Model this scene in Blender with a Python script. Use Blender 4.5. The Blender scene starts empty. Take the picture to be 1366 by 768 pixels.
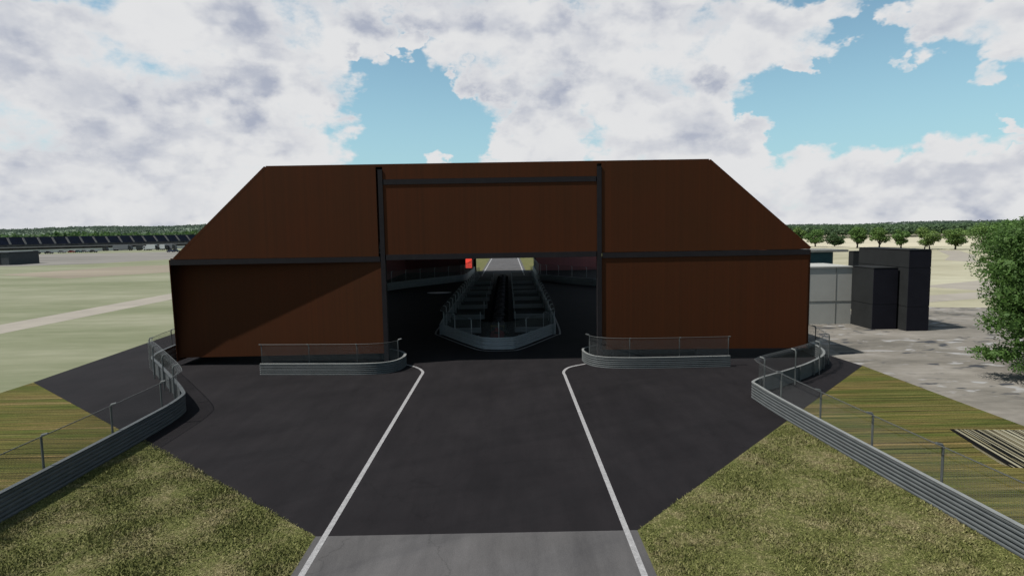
import bpy, math, random
import numpy as np
from mathutils import Vector, Matrix
random.seed(7); RNG = np.random.default_rng(7)
S = bpy.context.scene; C = S.collection
R = math.radians

# ------------------------------------------------------------------ helpers
class MB:
    """collects faces; build() links them as one mesh object"""
    def __init__(s): s.v = []; s.f = []; s.uv = []
    def face(s, pts, uv=None):
        b = len(s.v); s.v += [tuple(p) for p in pts]
        s.f.append(tuple(range(b, b + len(pts))))
        s.uv.append(uv or [(0, 0)] * len(pts))
    def box(s, x0, x1, y0, y1, z0, z1):
        p = [(x, y, z) for z in (z0, z1) for y in (y0, y1) for x in (x0, x1)]
        for q in ((0,2,3,1),(4,5,7,6),(0,1,5,4),(2,6,7,3),(0,4,6,2),(1,3,7,5)):
            s.face([p[i] for i in q])
        return s
    def prism(s, poly, z0, z1):
        n = len(poly)
        s.face([(x, y, z1) for x, y in poly]); s.face([(x, y, z0) for x, y in reversed(poly)])
        for i in range(n):
            a = poly[i]; b = poly[(i + 1) % n]
            s.face([(a[0],a[1],z0),(b[0],b[1],z0),(b[0],b[1],z1),(a[0],a[1],z1)])
        return s
    def extr_y(s, poly, y0, y1):
        """polygon in x,z (counter-clockwise seen from -y) with thickness in y"""
        n = len(poly)
        s.face([(x, y0, z) for x, z in poly]); s.face([(x, y1, z) for x, z in reversed(poly)])
        for i in range(n):
            a = poly[i]; b = poly[(i + 1) % n]
            s.face([(a[0],y0,a[1]),(a[0],y1,a[1]),(b[0],y1,b[1]),(b[0],y0,b[1])])
        return s
    def tube(s, pts, r, n=6):
        pts = [Vector(p) for p in pts]; rs = r if isinstance(r, (list, tuple)) else [r] * len(pts)
        rings = []
        for i, p in enumerate(pts):
            t = (pts[min(i + 1, len(pts) - 1)] - pts[max(i - 1, 0)]).normalized()
            a = t.cross(Vector((0, 0, 1)))
            if a.length < 1e-3: a = Vector((1, 0, 0))
            a.normalize(); b = t.cross(a)
            rings.append([p + (a * math.cos(k * 2 * math.pi / n) + b * math.sin(k * 2 * math.pi / n)) * rs[i] for k in range(n)])
        for i in range(len(rings) - 1):
            for k in range(n):
                s.face([rings[i][k], rings[i][(k+1)%n], rings[i+1][(k+1)%n], rings[i+1][k]])
        s.face(list(reversed(rings[0]))); s.face(rings[-1])
        return s
    def wheel(s, c, r, w, n=20):
        """solid wheel with its axle along x"""
        prof = [(-w/2, r*.55), (-w/2, r*.92), (-w*.38, r), (w*.38, r), (w/2, r*.92), (w/2, r*.55)]
        P = [[(c[0]+px, c[1]+pr*math.cos(k*2*math.pi/n), c[2]+pr*math.sin(k*2*math.pi/n)) for px, pr in prof] for k in range(n)]
        for k in range(n):
            a, b = P[k], P[(k+1) % n]
            for i in range(len(prof)-1): s.face([a[i], b[i], b[i+1], a[i+1]])
        s.face([P[k][0] for k in range(n)]); s.face([P[k][-1] for k in reversed(range(n))])
        return s
    def loft(s, secs):
        """list of rings with the same number of points"""
        n = len(secs[0])
        for i in range(len(secs)-1):
            for k in range(n): s.face([secs[i][k], secs[i][(k+1)%n], secs[i+1][(k+1)%n], secs[i+1][k]])
        s.face(list(reversed(secs[0]))); s.face(secs[-1])
        return s
    def build(s, name, mat, parent=None, smooth=False):
        me = bpy.data.meshes.new(name); me.from_pydata(s.v, [], s.f)
        ul = me.uv_layers.new(name='UVMap')
        flat = [c for u in s.uv for p in u for c in p]; ul.data.foreach_set('uv', flat)
        return link(name, me, mat, parent, smooth)

def link(name, me, mat, parent=None, smooth=False):
    import bmesh
    if len(me.polygons) < 20000:
        bm = bmesh.new(); bm.from_mesh(me)
        bmesh.ops.remove_doubles(bm, verts=bm.verts, dist=1e-5)
        bmesh.ops.recalc_face_normals(bm, faces=bm.faces); bm.to_mesh(me); bm.free()
    me.materials.append(mat)
    if smooth: me.polygons.foreach_set('use_smooth', [True] * len(me.polygons))
    me.update()
    o = bpy.data.objects.new(name, me); C.objects.link(o)
    if parent is not None:
        o.parent = parent
        o.matrix_parent_inverse = Matrix.Translation(parent.location).inverted() if parent.type == 'EMPTY' else Matrix()
    return o
def quads_mesh(name, V, mat, parent=None, tri=False):
    """V: (n,4,3) or (n,3,3) array of separate faces"""
    n, k = V.shape[0], V.shape[1]
    me = bpy.data.meshes.new(name)
    me.vertices.add(n * k); me.vertices.foreach_set('co', V.reshape(-1).astype(np.float32))
    me.loops.add(n * k); me.loops.foreach_set('vertex_index', np.arange(n * k, dtype=np.int32))
    me.polygons.add(n); me.polygons.foreach_set('loop_start', np.arange(0, n * k, k, dtype=np.int32))
    me.update(calc_edges=True); me.validate()
    me.materials.append(mat)
    o = bpy.data.objects.new(name, me); C.objects.link(o)
    if parent is not None:
        o.parent = parent; o.matrix_parent_inverse = Matrix.Translation(parent.location).inverted()
    return o
def tag(o, label=None, cat=None, group=None, kind=None):
    if label: o['label'] = label
    if cat: o['category'] = cat
    if group: o['group'] = group
    if kind: o['kind'] = kind
    return o
def thing(name, label, cat, loc, group=None):
    o = bpy.data.objects.new(name, None); C.objects.link(o); o.location = loc; o.empty_display_size = .3
    return tag(o, label, cat, group)
def copy_thing(root, loc, label=None, rz=0.0):
    r = root.copy(); C.objects.link(r); r.location = loc; r.rotation_euler = (0, 0, rz)
    if label: r['label'] = label
    for ch in list(root.children):
        c = ch.copy(); C.objects.link(c); c.parent = r; c.matrix_parent_inverse = ch.matrix_parent_inverse
        for g in list(ch.children):
            d = g.copy(); C.objects.link(d); d.parent = c; d.matrix_parent_inverse = g.matrix_parent_inverse
    return r

# ------------------------------------------------------------------ materials
def ramp(nt, stops, fac):
    n = nt.nodes.new('ShaderNodeValToRGB'); e = n.color_ramp.elements
    while len(e) < len(stops): e.new(.5)
    for q, (p, c) in zip(e, stops): q.position = p; q.color = (*c, 1) if len(c) == 3 else c
    nt.links.new(fac, n.inputs['Fac']); return n.outputs['Color']
def noise(nt, vec, scale, detail=6, rough=.6, dist=0, sc=None):
    if sc is not None:
        m = nt.nodes.new('ShaderNodeMapping'); m.inputs['Scale'].default_value = sc
        nt.links.new(vec, m.inputs['Vector']); vec = m.outputs['Vector']
    n = nt.nodes.new('ShaderNodeTexNoise'); n.inputs['Scale'].default_value = scale
    n.inputs['Detail'].default_value = detail; n.inputs['Roughness'].default_value = rough; n.inputs['Distortion'].default_value = dist
    nt.links.new(vec, n.inputs['Vector']); return n.outputs['Fac']
def mix(nt, a, b, fac, mode='MIX'):
    n = nt.nodes.new('ShaderNodeMix'); n.data_type = 'RGBA'; n.blend_type = mode
    for sock, v in ((n.inputs[0], fac), (n.inputs[6], a), (n.inputs[7], b)):
        if isinstance(v, (int, float)): sock.default_value = v
        elif isinstance(v, tuple): sock.default_value = (*v, 1)
        else: nt.links.new(v, sock)
    return n.outputs[2]
def math_(nt, op, a, b=None, c=None):
    n = nt.nodes.new('ShaderNodeMath'); n.operation = op
    for i, v in enumerate((a, b, c)):
        if v is None: continue
        if isinstance(v, (int, float)): n.inputs[i].default_value = v
        else: nt.links.new(v, n.inputs[i])
    return n.outputs[0]
def mat(name, col=(.5,.5,.5), rough=.7, metal=0, spec=.3):
    m = bpy.data.materials.new(name); m.use_nodes = True; nt = m.node_tree
    b = nt.nodes['Principled BSDF']
    b.inputs['Base Color'].default_value = (*col, 1); b.inputs['Roughness'].default_value = rough
    b.inputs['Metallic'].default_value = metal; b.inputs['Specular IOR Level'].default_value = spec
    return m, nt, b
def pos(nt): return nt.nodes.new('ShaderNodeNewGeometry').outputs['Position']
def bump(nt, b, h, strength=.3, dist=.02):
    n = nt.nodes.new('ShaderNodeBump'); n.inputs['Strength'].default_value = strength; n.inputs['Distance'].default_value = dist
    nt.links.new(h, n.inputs['Height']); nt.links.new(n.outputs['Normal'], b.inputs['Normal'])
def var(name, col, amt=.35, scale=3, rough=.7, metal=0, spec=.3, sc=None, bmp=0, scale2=None):
    """a colour broken up by soft dirt at two scales"""
    m, nt, b = mat(name, col, rough, metal, spec); p = pos(nt)
    lo = tuple(c * (1 - amt) for c in col); hi = tuple(c * (1 + amt) for c in col)
    f = noise(nt, p, scale, 8, .65, 0, sc)
    c = ramp(nt, [(.3, lo), (.7, hi)], f)
    if scale2:
        f2 = noise(nt, p, scale2, 4, .6)
        c = mix(nt, c, ramp(nt, [(.35, (.75,.75,.75)), (.65, (1.2,1.2,1.2))], f2), 1.0, 'MULTIPLY')
    nt.links.new(c, b.inputs['Base Color'])
    if bmp: bump(nt, b, f, bmp)
    return m

M = {}
# ground family -----------------------------------------------------------
def grass_mat(name, greens, tans, soil=None, bmp=.6):
    m, nt, b = mat(name, rough=.95, spec=.1); p = pos(nt)
    big = noise(nt, p, .55, 6, .65); med = noise(nt, p, 3.5, 6, .7); fine = noise(nt, p, 28, 4, .75)
    g = ramp(nt, [(.25, greens[0]), (.5, greens[1]), (.75, greens[2])], fine)
    t = ramp(nt, [(.25, tans[0]), (.75, tans[1])], fine)
    f = math_(nt, 'ADD', math_(nt, 'MULTIPLY', big, .6), math_(nt, 'MULTIPLY', med, .4))
    fr = ramp(nt, [(.47, (0,0,0)), (.64, (1,1,1))], f)
    c = mix(nt, g, t, fr)
    if soil:
        sp = ramp(nt, [(.68, (0,0,0)), (.74, (1,1,1))], noise(nt, p, .8, 5, .6, .4))
        c = mix(nt, c, soil, sp)
    nt.links.new(c, b.inputs['Base Color']); bump(nt, b, fine, bmp, .05)
    return m
GR = [(.030,.038,.010), (.068,.072,.022), (.115,.115,.04)]; TN = [(.085,.07,.032), (.165,.14,.075)]
M['verge'] = grass_mat('grass_verge', GR, TN, (.11,.075,.05))
M['blade'], nt, b = mat('grass_blades', rough=.8, spec=.15)
p = pos(nt); rnd = nt.nodes.new('ShaderNodeNewGeometry').outputs['Random Per Island']
g = ramp(nt, [(0, (.06,.07,.018)), (.5, (.10,.105,.03)), (1, (.16,.155,.06))], rnd)
t = ramp(nt, [(0, (.12,.10,.045)), (.6, (.19,.16,.085)), (1, (.25,.215,.125))], rnd)
f = math_(nt, 'ADD', math_(nt, 'MULTIPLY', noise(nt, p, .55, 6, .65), .6), math_(nt, 'MULTIPLY', noise(nt, p, 3.5, 6, .7), .4))
nt.links.new(mix(nt, g, t, ramp(nt, [(.47, (0,0,0)), (.64, (1,1,1))], f)), b.inputs['Base Color'])

def field_mat():
    m, nt, b = mat('open_field', rough=.95, spec=.08); p = pos(nt)
    n1 = noise(nt, p, .012, 6, .6, .3, (.35, 1, 1)); n2 = noise(nt, p, .5, 6, .7, 0, (.25, 1, 1)); n3 = noise(nt, p, .06, 5, .6, 0, (.3, 1, 1))
    c = ramp(nt, [(.3, (.122,.130,.080)), (.5, (.155,.160,.108)), (.72, (.198,.192,.144))], n1)
    c = mix(nt, c, ramp(nt, [(.3, (.82,.84,.78)), (.7, (1.16,1.14,1.16))], n2), 1.0, 'MULTIPLY')
    c = mix(nt, c, ramp(nt, [(.38, (.80,.83,.76)), (.62, (1.14,1.11,1.16))], n3), 1.0, 'MULTIPLY')
    # paler dry ground on the right-hand side of the site
    sep = nt.nodes.new('ShaderNodeSeparateXYZ'); nt.links.new(p, sep.inputs[0])
    mr = nt.nodes.new('ShaderNodeMapRange'); mr.inputs[1].default_value = -5; mr.inputs[2].default_value = 25
    nt.links.new(sep.outputs[0], mr.inputs[0])
    d = ramp(nt, [(.3, (.17,.165,.11)), (.48, (.25,.232,.165)), (.7, (.30,.285,.21))], noise(nt, p, .035, 6, .6, .6, (.5, 1, 1)))
    d = mix(nt, d, ramp(nt, [(.3, (.85,.85,.82)), (.7, (1.12,1.12,1.14))], n2), 1.0, 'MULTIPLY')
    nt.links.new(mix(nt, c, d, mr.outputs[0]), b.inputs['Base Color'])
    return m
M['field'] = field_mat()
M['bank'], nt, b = mat('mown_grass_strips', rough=.95, spec=.04); p = pos(nt)
w = noise(nt, p, 1.0, 6, .75, 0, (.045, 3.4, 1)); w2 = noise(nt, p, 1.0, 3, .6, 0, (.12, .8, 1)); w3 = noise(nt, p, 14, 4, .7)
c = ramp(nt, [(.3, (.018,.022,.007)), (.4, (.055,.055,.017)), (.47, (.11,.10,.042)), (.52, (.045,.04,.014)), (.58, (.12,.1,.05)), (.66, (.15,.125,.07)), (.72, (.06,.05,.025)), (.8, (.15,.13,.085))], w)
c = mix(nt, c, ramp(nt, [(.38, (.72,.88,.58)), (.6, (1.12,1.0,.9))], w2), 1.0, 'MULTIPLY')
c = mix(nt, c, ramp(nt, [(.3, (.5,.52,.48)), (.7, (1.25,1.28,1.2))], w3), 1.0, 'MULTIPLY')
w4 = noise(nt, p, 1.0, 5, .7, 0, (.035, 8.5, 1))
c = mix(nt, c, ramp(nt, [(.37, (.16,.15,.13)), (.455, (1,1,1)), (.55, (1,1,1)), (.63, (1.7,1.5,1.45))], w4), .95, 'MULTIPLY')
nt.links.new(c, b.inputs['Base Color']); bump(nt, b, w3, .5, .04)
# ploughed strips: light and dark furrows
M['furrow'], nt, b = mat('ploughed_strips', rough=.95, spec=.05); p = pos(nt)
mp = nt.nodes.new('ShaderNodeMapping'); mp.vector_type = 'POINT'; mp.inputs['Rotation'].default_value = (0, 0, R(10))
nt.links.new(p, mp.inputs['Vector'])
w = noise(nt, mp.outputs['Vector'], 1.0, 2, .5, 0, (2.3, .012, 1))
rp = ramp(nt, [(0, (.004,.004,.004)), (.36, (.16,.145,.095)), (.41, (.004,.004,.004)), (.445, (.06,.05,.028)), (.475, (.20,.185,.13)), (.515, (.005,.005,.004)), (.55, (.13,.115,.07)), (.585, (.05,.042,.025)), (.62, (.19,.175,.125)), (.67, (.006,.006,.005))], w)
rp.node.color_ramp.interpolation = 'CONSTANT'
nt.links.new(rp, b.inputs['Base Color'])
def asphalt(name, lo, hi, bmp=.25):
    m, nt, b = mat(name, rough=.9, spec=.12); p = pos(nt)
    a = noise(nt, p, .25, 7, .62, .3); st = noise(nt, p, 1.2, 6, .65, 0, (1, .18, 1)); fi = noise(nt, p, 45, 3, .7)
    c = ramp(nt, [(.3, lo), (.7, hi)], a)
    c = mix(nt, c, ramp(nt, [(.3, (.8,.8,.8)), (.7, (1.2,1.2,1.18))], st), 1.0, 'MULTIPLY')
    c = mix(nt, c, ramp(nt, [(.25, (.7,.7,.7)), (.75, (1.35,1.35,1.35))], fi), 1.0, 'MULTIPLY')
    mr_ = nt.nodes.new('ShaderNodeMapping'); mr_.inputs['Rotation'].default_value = (0, 0, R(-28)); nt.links.new(p, mr_.inputs['Vector'])
    sm = noise(nt, mr_.outputs['Vector'], 1.0, 5, .6, .6, (.07, .55, 1))
    c = mix(nt, c, ramp(nt, [(.34, (.84,.84,.85)), (.48, (1,1,1)), (.7, (1.08,1.07,1.06))], sm), 1.0, 'MULTIPLY')
    # fine cracks
    v = nt.nodes.new('ShaderNodeTexVoronoi'); v.feature = 'DISTANCE_TO_EDGE'; v.inputs['Scale'].default_value = .16
    mp = nt.nodes.new('ShaderNodeMapping'); mp.inputs['Scale'].default_value = (1.1, .45, 1)
    wob = nt.nodes.new('ShaderNodeTexNoise'); wob.inputs['Scale'].default_value = 1.2; wob.inputs['Detail'].default_value = 6
    nt.links.new(p, wob.inputs['Vector'])
    ad = nt.nodes.new('ShaderNodeVectorMath'); ad.operation = 'MULTIPLY_ADD'
    nt.links.new(wob.outputs['Color'], ad.inputs[0]); ad.inputs[1].default_value = (1.6,1.6,0); nt.links.new(p, ad.inputs[2])
    nt.links.new(ad.outputs[0], mp.inputs['Vector']); nt.links.new(mp.outputs[0], v.inputs['Vector'])
    cr = ramp(nt, [(.0, (.55,.55,.55)), (.005, (1,1,1))], v.outputs['Distance'])
    c = mix(nt, c, cr, .55, 'MULTIPLY')
    nt.links.new(c, b.inputs['Base Color']); bump(nt, b, fi, bmp, .01)
    return m
M['asphalt'] = asphalt('dark_asphalt', (.0068,.0058,.0067), (.0104,.0091,.0101))
M['greyroad'] = asphalt('weathered_grey_asphalt', (.053,.0505,.0505), (.068,.065,.066))
M['line'] = var('worn_white_paint', (.21,.205,.205), .2, 6, .8, scale2=30)
M['path'] = var('pale_gravel_path', (.215,.195,.165), .12, .25, .95, spec=.1)
M['paddock'] = var('far_paddock_paving', (.145,.136,.122), .4, .05, .95, spec=.1, sc=(.25,1,1))
M['tan'] = var('dry_tan_ground', (.175,.15,.115), .2, .05, .95, spec=.1, sc=(.25,1,1))
M['cream'] = var('stubble_field', (.34,.31,.23), .12, .02, .95, spec=.05, sc=(.3,1,1))
M['patch'] = var('painted_sunlight', (.5,.48,.5), .2, 3, .95)  # pale colour standing in for a patch of sunlight
# dirt yard with scattered pale and dark scraps
M['dirt'], nt, b = mat('dirt_yard', rough=.95, spec=.08); p = pos(nt)
c = ramp(nt, [(.3, (.075,.070,.060)), (.5, (.135,.123,.106)), (.7, (.185,.17,.15))], noise(nt, p, .22, 7, .62, .5, (.55, 1, 1)))
c = mix(nt, c, ramp(nt, [(.3, (.85,.85,.85)), (.7, (1.15,1.15,1.15))], noise(nt, p, 2.0, 5, .7, 0, (.3,1,1))), 1.0, 'MULTIPLY')
sp = noise(nt, p, .9, 3, .5, .3, (.7, 1.2, 1)); msk = noise(nt, p, .12, 3, .5, 0, (.6, 2.2, 1))
mk = ramp(nt, [(.42, (0,0,0)), (.52, (1,1,1))], msk)
c = mix(nt, c, (.22,.215,.21), math_(nt, 'MULTIPLY', ramp(nt, [(.58, (0,0,0)), (.64, (1,1,1))], sp), mk))
c = mix(nt, c, (.035,.037,.042), math_(nt, 'MULTIPLY', ramp(nt, [(.36, (1,1,1)), (.42, (0,0,0))], sp), mk))
nt.links.new(c, b.inputs['Base Color'])
# buildings ----------------------------------------------------------------
def cladding(name, col):
    m, nt, b = mat(name, col, .7, 0, .08); p = pos(nt)
    st = noise(nt, p, 1.0, 4, .75, 0, (5.5, 5.5, .015)); big = noise(nt, p, .12, 4, .6)
    c = ramp(nt, [(.3, tuple(x*y for x, y in zip(col, (.86,.91,.95)))), (.7, tuple(x*y for x, y in zip(col, (1.15,1.07,1.0))))], st)
    c = mix(nt, c, ramp(nt, [(.35, (.94,1.0,1.0)), (.65, (1.08,.99,.96))], big), 1.0, 'MULTIPLY')
    nt.links.new(c, b.inputs['Base Color'])
    wv = nt.nodes.new('ShaderNodeTexWave'); wv.inputs['Scale'].default_value = .9; wv.bands_direction = 'X'; wv.wave_profile = 'SAW'
    nt.links.new(p, wv.inputs['Vector']); bump(nt, b, wv.outputs['Fac'], .05, .02)
    return m
M['rust'] = cladding('rust_brown_cladding', (.046,.0152,.0055))
M['maroon'] = cladding('maroon_cladding', (.19,.075,.08))
M['steel'] = var('dark_steel', (.0115,.0095,.0105), .2, 2, .7, 0, .15)
M['paleposts'] = var('pale_primer_steel', (.28,.2,.19), .2, 2, .7)
M['slate'] = var('slate_grey_sheet', (.03,.034,.037), .15, .8, .7)
M['ctank'] = var('charcoal_sheet', (.0172,.0182,.0184), .15, .9, .75, spec=.06)
M['cshade'] = var('shaded_charcoal_sheet', (.0098,.0098,.0135), .15, .9, .75, spec=.06)  # darker copy of the charcoal sheet: shade put into the colour
M['bounce'] = var('light_bounce_sheet', (.7,.7,.7), .06, .5, .8)  # pale sheet for bouncing light around inside the hangar
M['seam'] = var('black_joint', (.004,.004,.005), .1, 2, .8)
M['silver'] = var('off_white_sheet', (.275,.272,.25), .06, .7, .7)
M['teal'] = var('teal_sheet', (.006,.034,.04), .15, 1, .6)
M['concrete'] = var('grey_concrete', (.12,.12,.11), .2, 1, .9)
M['galv'] = var('galvanised_steel', (.073,.079,.080), .14, 1.5, .55, .2, .3)
M['post'] = var('fence_post_steel', (.085,.09,.087), .15, 3, .55, .2, .3)
M['galvlit'] = var('brightened_galvanised_steel', (.20,.213,.222), .08, 1.5, .6, .0, .3)  # rail steel with a brighter colour, in place of light inside the hangar
M['postlit'] = var('brightened_fence_post_steel', (.34,.36,.37), .08, 3, .6, 0, .3)  # post steel brightened by colour the same way for the dark interior
M['wire'] = var('dull_wire', (.045,.047,.046), .1, 3, .6)
M['lip'] = var('bright_rail_edge', (.16,.165,.16), .12, 3, .6, .1)
# chain mesh: open wire grid laid out in the panel's own UV metres
M['mesh'], nt, b = mat('wire_mesh', (.10,.105,.105), .5, .3)
uv = nt.nodes.new('ShaderNodeUVMap'); sx = nt.nodes.new('ShaderNodeSeparateXYZ'); nt.links.new(uv.outputs[0], sx.inputs[0])
def wire(sock):
    fr = math_(nt, 'FRACT', math_(nt, 'MULTIPLY', sock, 18.0)); return math_(nt, 'LESS_THAN', fr, .115)
al = math_(nt, 'MAXIMUM', wire(sx.outputs[0]), wire(sx.outputs[1])); nt.links.new(al, b.inputs['Alpha'])
# cars, stand, trees
M['tyre'] = var('tyre_rubber', (.009,.009,.009), .2, 5, .95, spec=.03)
M['rim'] = var('wheel_rim', (.02,.02,.022), .1, 5, .7, .2, .1)
M['glass'], nt, b = mat('dark_window_glass', (.01,.012,.015), .08, 0, .5)
for k, c in dict(cardark=(.012,.012,.014), carred=(.16,.012,.012), carteal=(.02,.07,.08), cargrey=(.12,.12,.13), carblue=(.015,.02,.05),
                 white=(.45,.45,.45), black=(.008,.008,.009), racered=(.11,.016,.016), raceyellow=(.09,.075,.02), racedark=(.05,.046,.05)).items():
    M[k] = var('paint_' + k, c, .1, 2, .35, 0, .5)
for k in ('racered','raceyellow','racedark','black'):
    q = M[k].node_tree.nodes['Principled BSDF']; q.inputs['Roughness'].default_value = .85; q.inputs['Specular IOR Level'].default_value = .05
M['seat'] = var('navy_seats', (.012,.014,.032), .35, 1.5, .6, scale2=.25)
M['stair'] = var('pale_stair_concrete', (.22,.2,.19), .15, 1, .9)
M['under'] = var('stand_structure', (.05,.048,.05), .45, .35, .9, scale2=.9)
M['fencewall'] = var('pale_wall', (.5,.48,.45), .15, .2, .9)
M['bark'] = var('bark', (.045,.035,.025), .3, 6, .95, bmp=.5)
def leaf(name, a, b_, c_, tl=.3):
    m, nt, b = mat(name, rough=.6, spec=.25)
    rnd = nt.nodes.new('ShaderNodeNewGeometry').outputs['Random Per Island']; p = pos(nt)
    c = ramp(nt, [(0, a), (.5, b_), (1, c_)], rnd)
    oi = nt.nodes.new('ShaderNodeObjectInfo').outputs['Random']
    c = mix(nt, c, ramp(nt, [(0, (.85,.95,.9)), (1, (1.15,1.05,1.0))], oi), 1.0, 'MULTIPLY')
    c = mix(nt, c, ramp(nt, [(.35, (.8,.82,.8)), (.65, (1.2,1.18,1.1))], noise(nt, p, .45, 3)), 1.0, 'MULTIPLY')
    nt.links.new(c, b.inputs['Base Color'])
    tr = nt.nodes.new('ShaderNodeBsdfTranslucent'); nt.links.new(c, tr.inputs['Color'])
    mx = nt.nodes.new('ShaderNodeMixShader'); mx.inputs[0].default_value = tl
    nt.links.new(b.outputs[0], mx.inputs[1]); nt.links.new(tr.outputs[0], mx.inputs[2])
    nt.links.new(mx.outputs[0], nt.nodes['Material Output'].inputs['Surface'])
    return m
M['leaf'] = leaf('tree_leaves', (.05,.095,.022), (.08,.14,.036), (.125,.19,.055))
M['leaf2'] = leaf('deep_green_leaves', (.024,.052,.018), (.036,.07,.024), (.055,.09,.03))
M['leaf3'] = leaf('dense_tree_leaves', (.055,.10,.022), (.075,.13,.032), (.11,.17,.048), .45)
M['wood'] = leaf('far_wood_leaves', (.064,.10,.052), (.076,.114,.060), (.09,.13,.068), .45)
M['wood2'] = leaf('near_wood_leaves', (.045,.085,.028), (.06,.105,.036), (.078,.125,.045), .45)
M['hillwood'] = leaf('hazed_hill_leaves', (.074,.104,.086), (.080,.110,.090), (.086,.117,.094), .55)  # distance haze put into the colour as a muted bluish green
M['hill'] = var('wooded_hill_soil', (.09,.12,.08), .3, .01, .95)
M['redlamp'], nt, b = mat('red_lamp', (.6,.05,.04), .4)
b.inputs['Emission Color'].default_value = (1, .09, .06, 1); b.inputs['Emission Strength'].default_value = .6

# ------------------------------------------------------------------ ground sheets
def sheet(name, poly, z, m, kind='structure'):
    o = MB(); o.face([(x, y, z) for x, y in poly]); return tag(o.build(name, m), kind=kind)
def ribbon(name, pts, w, z, m):
    o = MB(); P = [Vector((x, y)) for x, y in pts]; L = []
    for i, q in enumerate(P):
        t = (P[min(i+1, len(P)-1)] - P[max(i-1, 0)]).normalized(); n = Vector((-t.y, t.x)) * w / 2
        L.append((q + n, q - n))
    for (a, b_), (c, d) in zip(L, L[1:]): o.face([(a.x,a.y,z),(b_.x,b_.y,z),(d.x,d.y,z),(c.x,c.y,z)])
    return tag(o.build(name, m), kind='structure')
def smooth_path(pts, n=6):
    """Catmull-Rom through the points"""
    P = [Vector(p) for p in pts]; out = []
    for i in range(len(P) - 1):
        a = P[max(i-1, 0)]; b_ = P[i]; c = P[i+1]; d = P[min(i+2, len(P)-1)]
        for k in range(n):
            t = k / n
            out.append(.5 * ((2*b_) + (c-a)*t + (2*a-5*b_+4*c-d)*t*t + (3*b_-a-3*c+d)*t**3))
    out.append(P[-1]); return [tuple(p) for p in out]

sheet('ground', [(-7000,-400),(7000,-400),(7000,9000),(-7000,9000)], 0, M['field'])
APR = [(-5.9,17.45),(3.74,17.45),(22.7,38.3),(22.3,42),(22.6,60),(22.6,139.5),(-31.3,139.5),(-31.3,56.3),(-30.1,37.84)]
sheet('dirt_yard', [(22.2,-20),(75,-20),(75,40),(62,62),(44,66),(22.2,60)], .004, M['dirt'])
sheet('mown_bank', [(-30.2,-30),(-16.5,-30),(-16.5,26.5),(-30.1,37.9)], .008, M['bank']).name = 'grass_bank'
sheet('grass_bank', [(13.6,-30),(23.2,-30),(22.75,38.4),(13.6,28.4)], .008, M['bank'])
sheet('ploughed_strip', [(23.18,20.6),(23.1,25.6),(19.3,25.9),(18.9,24.0),(18.75,23.9),(18.35,21.9),(18.5,21.6)], .013, M['furrow'])
VL = [(-16.45,-30),(-5.8,-30),(-5.8,17.5),(-16.45,26.6)]; VR = [(3.6,-30),(13.75,-30),(13.6,28.4),(3.6,17.5)]
sheet('grass_verge', VL, .010, M['verge']); sheet('grass_verge', VR, .010, M['verge'])
sheet('asphalt_apron', APR, .016, M['asphalt'])
sheet('access_road', [(-5.9,-60),(3.74,-60),(3.74,17.45),(-5.9,17.45)], .018, M['greyroad'])
sheet('access_road', [(-6.0,139.5),(4.0,139.5),(4.0,620),(-6.0,620)], .018, M['greyroad'])
sheet('grass_verge', [(-60,139.5),(-6.0,139.5),(-6.0,420),(-60,420)], .010, M['verge'])
sheet('grass_verge', [(4.0,139.5),(50,139.5),(50,420),(4.0,420)], .010, M['verge'])
ribbon('painted_line', [(-5.62,-60),(-5.62,37.6)] + smooth_path([(-5.62,37.7),(-5.68,38.9),(-6.3,40.2),(-7.3,41.2)], 8), .175, .022, M['line'])
ribbon('painted_line', [(3.42,-60),(3.42,37.0)] + smooth_path([(3.42,37.1),(3.45,38.2),(3.95,39.4),(5.1,40.3)], 8), .175, .022, M['line'])
for x in (-5.4, 3.3): ribbon('painted_line', [(x,124),(x,620)], .26, .022, M['line'])
ribbon('perimeter_road', [(-51.3,-60),(-51.5,60),(-51.2,110),(-49,330)], 5.2, .008, M['path'])
sheet('paddock', [(-420,330),(-330,352),(-200,372),(-100,390),(-100,262),(-135,251),(-147,214),(-166,205),(-230,222),(-330,290)], .006, M['paddock'])
sheet('dry_patch', [(-131,157),(-120,192),(-86,206),(-70,175),(-86,157),(-100,138)], .010, M['tan'])
ribbon('gravel_track', [(62,84),(78,92),(97,100),(130,108),(190,116)], 9, .008, M['path'])
ribbon('gravel_track', [(150,206),(128,170),(112,150),(112,138),(128,122),(170,128)], 6, .010, M['path'])
ribbon('gravel_track', [(36,68),(60,76),(90,83),(140,90)], 5, .012, M['path'])
sheet('stubble_field', [(90,262),(240,236),(420,250),(420,470),(60,470)], .006, M['cream'])
sheet('painted_sun_patch', [(-10.4+1.8*math.cos(a)*(1+.12*math.sin(3*a)), 90.6+1.2*math.sin(a)) for a in np.linspace(0, 2*math.pi, 24)[:-1]], .021, M['patch'])  # sunlit spot on the hangar floor, painted as a pale sheet

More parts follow.
